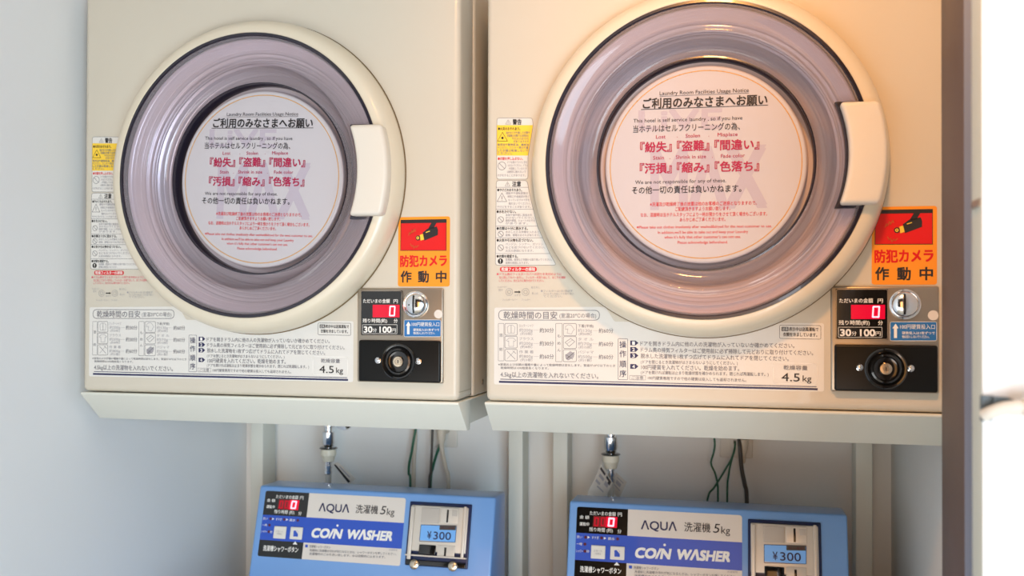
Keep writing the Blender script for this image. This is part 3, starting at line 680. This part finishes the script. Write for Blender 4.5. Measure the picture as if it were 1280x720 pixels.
s.text('金 額', (724.6, 646.2), (736.6, 646.8), 4, 'white', .008); s.text('運転中', (724.6, 654.8), (736.6, 655.4), 4.4, 'white', .01)
s.rrect([(742, 645), (772, 646.5), (771, 660), (741, 658.5)], .001, 'leddim', 1)
s.rrect([(757.5, 645.6), (772, 646.4), (771, 660), (756.5, 659)], .001, 'ledwin', 2)
s.outline([(761.6, 648), (767.6, 648.3), (766.6, 657.5), (760.6, 657.2)], .0006, .0030, 'led', 3)
for x in (744, 752): s.outline([(x, 647.4), (x+4, 647.6), (x+3.4, 657), (x-.6, 656.8)], .0005, .0012, 'ledwin', 2)
s.text('残り時間 (約)', (736.6, 661.6), (766, 663.2), 5, 'white', .008); s.text('分', (772, 664.2), (776.8, 664.4), 5, 'white', .008)
for t, a, b in (('洗い', (720.9, 671), (728, 671.3)), ('すすぎ', (739.8, 672), (748.6, 672.4)), ('脱水', (760, 673.3), (768.6, 673.7)), ('一時', (721, 679.8), (727.8, 680.1)), ('シャワー', (719.9, 688.6), (728.8, 689)), ('秒', (733, 689.2), (736.8, 689.4))):
    s.text(t, a, b, 3.6, 'white', .004)
for p in ((732, 671.6), (752, 672.4), (772, 673.7), (731.2, 680.2), (731.2, 689)): s.disc(p, .0026, 'ldot', 2, 12)
for x, y in ((735.8, 671.7), (756.2, 672.8)): s.poly([(x-1.4, y-1.6), (x+1.9, y), (x-1.4, y+1.6)], 'white', 2)
s.poly([(771, 702.4), (774.6, 706.9), (767.4, 706.5)], 'white', 2)
s.text('洗濯槽シャワーボタン', (725.2, 711.3), (776.4, 714.1), 7.4, 'white', .014, res=3)
s.rrect([(786.2, 706.8), (790, 707), (790, 710.8), (786.2, 710.6)], .0003, 'wblue', 2)
s.text('洗濯槽シャワーボタン', (792.2, 709.4), (823.2, 710.9), 3.8, 'grey', .004)
s.text('洗濯前に洗濯槽の汚れが気になるときは、シャワーボタンを押してください。', (793, 714.6), (921, 720.6), 3.4, 'grey', .004)
s.text('洗濯槽内のごみを洗い流します。水は自動的に止まります。', (793, 719.4), (905, 724.6), 3.4, 'grey', .004)
s.text('洗濯機用', (909, 714.6), (921.5, 715.2), 2.4, 'pale', 0)
tag(s.build('control_label', con), 'printed black, white and blue control label')
def slab(bm, x0, y0, x1, y1, d0, d1, r, mi=0):
    """raised block on the console face between two pixel corners"""
    O = WO+wn*d1; e1 = Vector((1, 0, 0)); e2 = wn.cross(e1)
    if e2.z < 0: e2 = -e2
    a, b = on_plane(x0, y0, O, wn)-WO, on_plane(x1, y1, O, wn)-WO
    A = (a.dot(e1), a.dot(e2)); B = (b.dot(e1), b.dot(e2))
    t = bmesh.new(); box(t, (A[0], -d1, B[1]), (B[0], -d0, A[1]), r, 3)
    Mx = Matrix((e1, -wn, e2)).transposed().to_4x4(); Mx.translation = WO
    t.transform(Mx)
    for f in t.faces: f.material_index = mi
    me = bpy.data.meshes.new('t'); t.to_mesh(me); t.free(); bm.from_mesh(me); bpy.data.meshes.remove(me)
bm = bmesh.new(); slab(bm, 738.9, 681.2, 756.2, 699.2, .0004, .0032, .0012); b_ = obj('button', bm, M['btn'], con)
bm = bmesh.new(); slab(bm, 762.9, 682.4, 780.4, 700.4, .0004, .0032, .0012)
obj('button', bm, M['btn'], con)
s = Sheet(WO+wn*.0034, wn); s.rrect([(740.3, 682.6), (755, 683.2), (754.6, 697.8), (740, 697.2)], .001, 'btn', .3)
s.text('スタート', (742, 688.5), (752.5, 689), 3.2, 'pale', 0); s.text('一時停止', (743, 692), (751.5, 692.4), 2.6, 'pale', 0)
s.build('button_print', con); s = Sheet(WO+wn*.0034, wn); s.rrect([(764.3, 683.8), (779.2, 684.4), (778.8, 699), (764, 698.4)], .001, 'btn', .3)
s.poly([(768, 688), (770.5, 687.4), (774.8, 692.6), (774.8, 696.2), (768, 695.8)], 'wblue', 1); s.disc((774.6, 689.2), .0006, 'wblue', 1, 8); s.disc((773, 687.6), .0005, 'wblue', 1, 8)
s.build('button_print', con)
# coin box
bm = bmesh.new(); slab(bm, 934.8, 648.6, 1028.2, 742, .0003, .0036, .003, 0)
slab(bm, 938.2, 653.2, 1024.2, 707.3+14, .0030, .0075, .0022, 1)
coin = obj('coin_box', bm, [M['wnavy'], M['coin']], con); tag(coin, 'silver coin mechanism in a navy frame')
def cbm(name, parts, mats):
    bm = bmesh.new()
    for q in parts: slab(bm, *q)
    # sub-parts stay under the console beside the coin box
    return obj(name, bm, mats, con)
cbm('coin_insert', [(954.2, 656.8, 980.8, 679, .007, .0086, .001, 1), (981.8, 657.2, 1009, 680, .007, .0090, .001, 0), (991.8, 660.4, 994.8, 677.8, .0088, .0094, .0002, 2), (999.5, 660.6, 1007.5, 669.5, .0088, .0093, .0002, 1), (953.5, 652.6, 1009, 655.4, .0072, .0079, .0003, 2)], [M['coin'], M['coind'], M['blackgloss']])
cbm('rail', [(938.6, 655, 944.5, 728, .007, .0110, .0015, 0)], [M['coin']]); cbm('rail', [(1016.5, 656, 1022.5, 728, .007, .0110, .0015, 0)], [M['coin']])
cbm('coin_return', [(955.6, 707.6, 980.6, 722.6, .007, .0105, .0012, 0), (982.5, 708.2, 1008.5, 726, .007, .0086, .0006, 1), (993, 712, 996.2, 724, .0084, .0094, .0002, 0)], [M['blackgloss'], M['coin']])
s = Sheet(WO+wn*.0088, wn); s.mi('lcd')
t_ = bmesh.new(); slab(t_, 954.8, 680.3, 1008.2, 705.3, .007, .0086, .0012, 0); me = bpy.data.meshes.new('t'); t_.to_mesh(me); t_.free(); s.bm.from_mesh(me); bpy.data.meshes.remove(me)
s.outline([(955.2, 680.8), (1007.8, 682.4), (1007.8, 705), (955.2, 703.4)], .001, .0008, 'navy', 0)
s.rrect([(983, 681.8), (1007, 682.4), (1007, 688.4), (983, 687.8)], .001, 'dark', 1); s.text('投入金額', (985.5, 684.9), (1004.5, 685.4), 3.2, 'ldot', 0)
s.text('¥', (966, 694.6), (972, 694.8), 10.5, 'navy', .006, res=3); s.text('300', (975.2, 695), (1001, 696.2), 11, 'navy', .006, res=3)
tag(s.build('price_screen', con), 'small blue screen showing the price')
cbm('coin_drawer', [(936.8, 722, 1026.4, 727, .0034, .0115, .0008, 0), (937.5, 728, 1026, 741, .0034, .0082, .001, 1)], [M['coin'], M['blackgloss']])
for px, py in ((951, 735), (1008, 738)):
    bm = bmesh.new(); c = on_plane(px, py, WO+wn*.0085, wn); q = bmesh.new(); lathe(q, [(.0085, .001), (.0085, -.002), (.006, -.004), (0, -.0044)], (0, 0, 0), 'Y', 32)
    q.transform(Matrix.Translation(c) @ wn.to_track_quat('-Y', 'Z').to_matrix().to_4x4()); me = bpy.data.meshes.new('t'); q.to_mesh(me); q.free(); bm.from_mesh(me); bpy.data.meshes.remove(me)
    obj('lock', bm, M['brass'], con)
# left washer
wl = copy_tree(wash); wl.name = 'washing_machine.001'; wl.location = wash.location + Vector((-.592, 0, -.0008))
wl['label'] = 'sky blue coin washing machine under the left dryer, slightly blurred'

# ------------------------------------------------------------------ taps, hoses, wires, outlets against the back wall
def tap(px, zoff, label):
    y = .490; c = at(px, 570, y); z = c.z
    t = thing('water_tap', label, 'tap', (c.x, y, z-.09), 'water taps above the washers')
    bm = bmesh.new()
    lathe(bm, [(0, .075), (.0075, .075), (.0075, .034), (.0115, .033), (.0115, .026), (.0085, .024), (.0085, .018), (.0130, .015), (.0130, -.008), (.0100, -.013), (.0085, -.017)], (c.x, y, z+.010+zoff), 'Z', 32)
    tube(bm, [(c.x, y, z+.065), (c.x, y+.04, z+.066), (c.x, YB-.004, z+.066)], .0085, 14); lathe(bm, [(0, 0), (.024, 0), (.022, -.006), (.01, -.009), (0, -.009)], (c.x, YB, z+.066), 'Y', 32)
    obj('spout', bm, M['chrome'], t)
    bm = bmesh.new(); lathe(bm, [(0, -.0165), (.0165, -.0165), (.0190, -.0185), (.0165, -.0205), (0, -.0205)], (c.x, y, z+.010+zoff), 'Z', 32); obj('flange', bm, M['blackgloss'], t)
    bm = bmesh.new(); lathe(bm, [(0, -.0205), (.0150, -.0206), (.0158, -.024), (.0158, -.033), (.0140, -.035), (.0130, -.041), (.0110, -.046), (0, -.046)], (c.x, y, z+.010+zoff), 'Z', 32); tag(obj('nozzle', bm, M['pvc'], t), 'white plastic nozzle')
    return c.x, y, z+.010+zoff, t
for px, lab, hl in ((410.5, 'chrome water tap with white nozzle above the left washer', 'grey inlet hose hanging from the tap above the left washer'), (763.5, 'chrome water tap with white nozzle above the right washer', 'grey inlet hose hanging from the tap above the right washer')):
    x, y, z, t = tap(px, .025 if px < 600 else .012, lab)
    h = thing('inlet_hose', hl, 'hose', (x, y, z-.2), 'washer inlet hoses')
    bm = bmesh.new(); lathe(bm, [(0, -.0462), (.0080, -.0462), (.0080, -.049), (.0070, -.050), (.0070, -.053), (.0085, -.054), (.0085, -.060), (.0070, -.061), (.0070, -.064), (.0085, -.065), (.0085, -.071), (.0068, -.073), (0, -.073)], (x, y, z), 'Z', 32); obj('coupling', bm, M['chrome'], h)
    bm = bmesh.new(); tube(bm, [(x, y, z-.0732), (x, y, z-.12), (x-.002, y-.005, z-.20), (x-.005, y-.03, z-.26), (x-.006, .405, z-.29), (x-.006, .3735, z-.29)], .0065, 12); obj('tube', bm, M['hose'], h)
def card(name, P, y, label, cat, group, strips, tilt=0):
    """a thin hanging printed card; corners in photo pixels at depth y"""
    L = [at(px, py, y) for px, py in P]
    for i, p in enumerate(L): p.y += tilt*(p.z-L[0].z)
    n = (L[1]-L[0]).cross(L[2]-L[0]).normalized()
    if n.y > 0: n = -n
    bm = bmesh.new(); A = [bm.verts.new(p) for p in L]; Bv = [bm.verts.new(p-n*.0008) for p in L]
    bm.faces.new(A); bm.faces.new(Bv[::-1])
    for i in range(len(L)): bm.faces.new((A[i], Bv[i], Bv[(i+1) % len(L)], A[(i+1) % len(L)]))
    def uv(u, v): return (L[0]*(1-u)+L[1]*u)*(1-v)+(L[3]*(1-u)+L[2]*u)*v
    for u0, v0, u1, v1, mi in strips:
        f = bm.faces.new([bm.verts.new(uv(a, b)+n*.0003) for a, b in ((u0, v0), (u1, v0), (u1, v1), (u0, v1))]); f.material_index = mi
    o = obj(name, bm, [M['tagpaper'], M['ink'], M['pale']], None, 0, origin=L[0]); return tag(o, label, cat, group)
Z5 = lambda x, y: (725+x/7.2, 535+y/7.2)
card('hang_tag', [Z5(190, 330), Z5(292, 492), Z5(205, 690), Z5(62, 600)], .472, 'white printed care card with black strips, leftmost of two hanging from the right tap', 'tag', 'care cards on the taps',
     [(.05, .04, .45, .12, 1), (.55, .03, .92, .12, 1), (.15, .2, .5, .3, 2), (.1, .42, .4, .5, 2), (.3, .55, .75, .6, 2), (.6, .2, .85, .35, 2), (.75, .12, .92, .2, 1)])
card('hang_tag', [Z5(325, 400), Z5(420, 488), Z5(350, 640), Z5(270, 540)], .503, 'small white care card, rightmost of two hanging from the right tap', 'tag', 'care cards on the taps', [(.2, .15, .8, .2, 2), (.25, .3, .7, .5, 2), (.2, .6, .8, .66, 2)])
Z4 = lambda x, y: (370+x/8, 525+y/8)
card('hang_tag', [Z4(372, 440), Z4(420, 420), Z4(600, 590), Z4(530, 640)], .484, 'narrow care card with a black strip hanging from the left tap', 'tag', 'care cards on the taps', [(0, 0.05, .32, .95, 1), (.5, .2, .7, .8, 2)])
def cable(name, pts, r, k, label, cat, group=None):
    bm = bmesh.new(); tube(bm, pts, r, 10); o = obj(name, bm, M[k], None, 60, origin=pts[-1]); return tag(o, label, cat, group)
def A(px, py, y=.53): return at(px, py, y)
def drop(p, dz=.16, dy=-.02): return p+Vector((.002, dy, -dz))
def wire(P, y=.53, end=True):
    L = [A(*p, y) for p in P]
    if end: L += [drop(L[-1])]
    return L
def outlet(x0, x1, ybot, label, y=YB):
    a, b = A(x0, ybot, YB-.006), A(x1, ybot, YB-.006)
    t = thing('power_outlet', label, 'outlet', ((a.x+b.x)/2, YB, a.z), 'wall outlets behind the machines')
    bm = bmesh.new(); box(bm, (a.x, YB-.006, a.z), (b.x, YB+.0005, a.z+.118), .003, 3); obj('cover_plate', bm, M['plate'], t)
    cx = (a.x+b.x)/2
    bm = bmesh.new(); box(bm, (cx-.012, YB-.0085, a.z+.018), (cx+.012, YB-.005, a.z+.098), .0015, 2)
    for k in range(2): 
        for q in (-.004, .004): box(bm, (cx+q-.0008, YB-.0088, a.z+.068+k*.02-.04), (cx+q+.0008, YB-.0084, a.z+.075+k*.02-.04), 0, mi=1)
    obj('socket', bm, [M['plate'], M['ink']], t)
    return t
outlet(899.5, 941, 571.5, 'white wall outlet with a plug, behind the right washer')
outlet(537, 571.5, 558.5, 'white wall outlet with a plug, behind the left washer')
GW = 'green earth wires behind the washers'
cable('earth_wire', [A(892, 540)]+wire([(893.5, 556), (892, 566), (888.8, 579), (894, 592), (897, 606), (897.5, 624)]), .0019, 'green', 'kinked green earth wire hanging left of the outlet behind the right washer', 'wire', GW)
cable('earth_wire', [A(919, 552, .555)]+wire([(918, 563), (914.5, 575), (911, 592), (909, 620)], .535), .0019, 'green', 'straight green earth wire dropping from the outlet behind the right washer', 'wire', GW)
cable('earth_wire', wire([(918.6, 560), (914.5, 573), (906, 588), (893, 609)], .548, False)+[A(886, 618, .548), A(882, 640, .548)], .0019, 'green', 'green earth wire slanting down to the left behind the right washer', 'wire', GW)
def lead(pts, r, k, px, py, y, label):
    t = thing('power_lead', label, 'cord', pts[-1], 'power leads behind the washers')
    bm = bmesh.new(); tube(bm, pts, r, 10); obj('cable', bm, M[k], t, 60)
    plug(px, py, t, y)
def plug(px, py, t, y):
    a = A(px, py, y); bm = bmesh.new()
    lathe(bm, [(0, 0), (.0085, 0), (.0095, -.006), (.0085, -.02), (.005, -.032), (.0035, -.046), (0, -.046)], (0, 0, 0), 'Z', 20); bm.transform(Matrix.Translation(a)); box(bm, (a.x-.009, a.y, a.z-.012), (a.x+.009, YB-.008, a.z+.012), .003, 2)
    return tag(obj('plug', bm, M['beige'], t, 40), 'beige plug')
lead([A(923.5, 545, .545)]+wire([(925, 560), (927, 585), (931, 606), (933.5, 625)], .535), .0040, 'dark', 929, 549, .545, 'dark grey power cord with beige plug, from the outlet behind the right washer')
lead(wire([(551.8, 553), (553.5, 566), (557, 585), (560.5, 606)], .535), .0042, 'beige', 552, 536, .535, 'beige power cord with plug, from the outlet behind the left washer')
cable('hanging_wire', [A(540.8, 535)]+wire([(540.4, 545), (539.5, 570), (538.5, 590), (536.5, 606)]), .0026, 'dark', 'thin dark wire hanging straight down behind the left washer', 'wire')
cable('earth_wire', [A(551, 548, .556)]+wire([(549.5, 557), (545, 570), (541, 585), (538, 606)], .542), .0028, 'green', 'green earth wire slanting from the plug behind the left washer', 'wire', GW)
cable('earth_wire', [A(521, 530, .54)]+wire([(517, 550), (514.5, 565), (511.5, 580), (511, 592), (512.8, 606)], .537), .0026, 'green', 'green earth wire leftmost behind the left washer', 'wire', GW)
cable('drain_hose', [A(519, 530, .548)]+wire([(519, 550), (517.5, 575), (517, 606)], .548), .0045, 'beige', 'pinkish beige cable beside the leftmost green wire behind the left washer', 'cable')
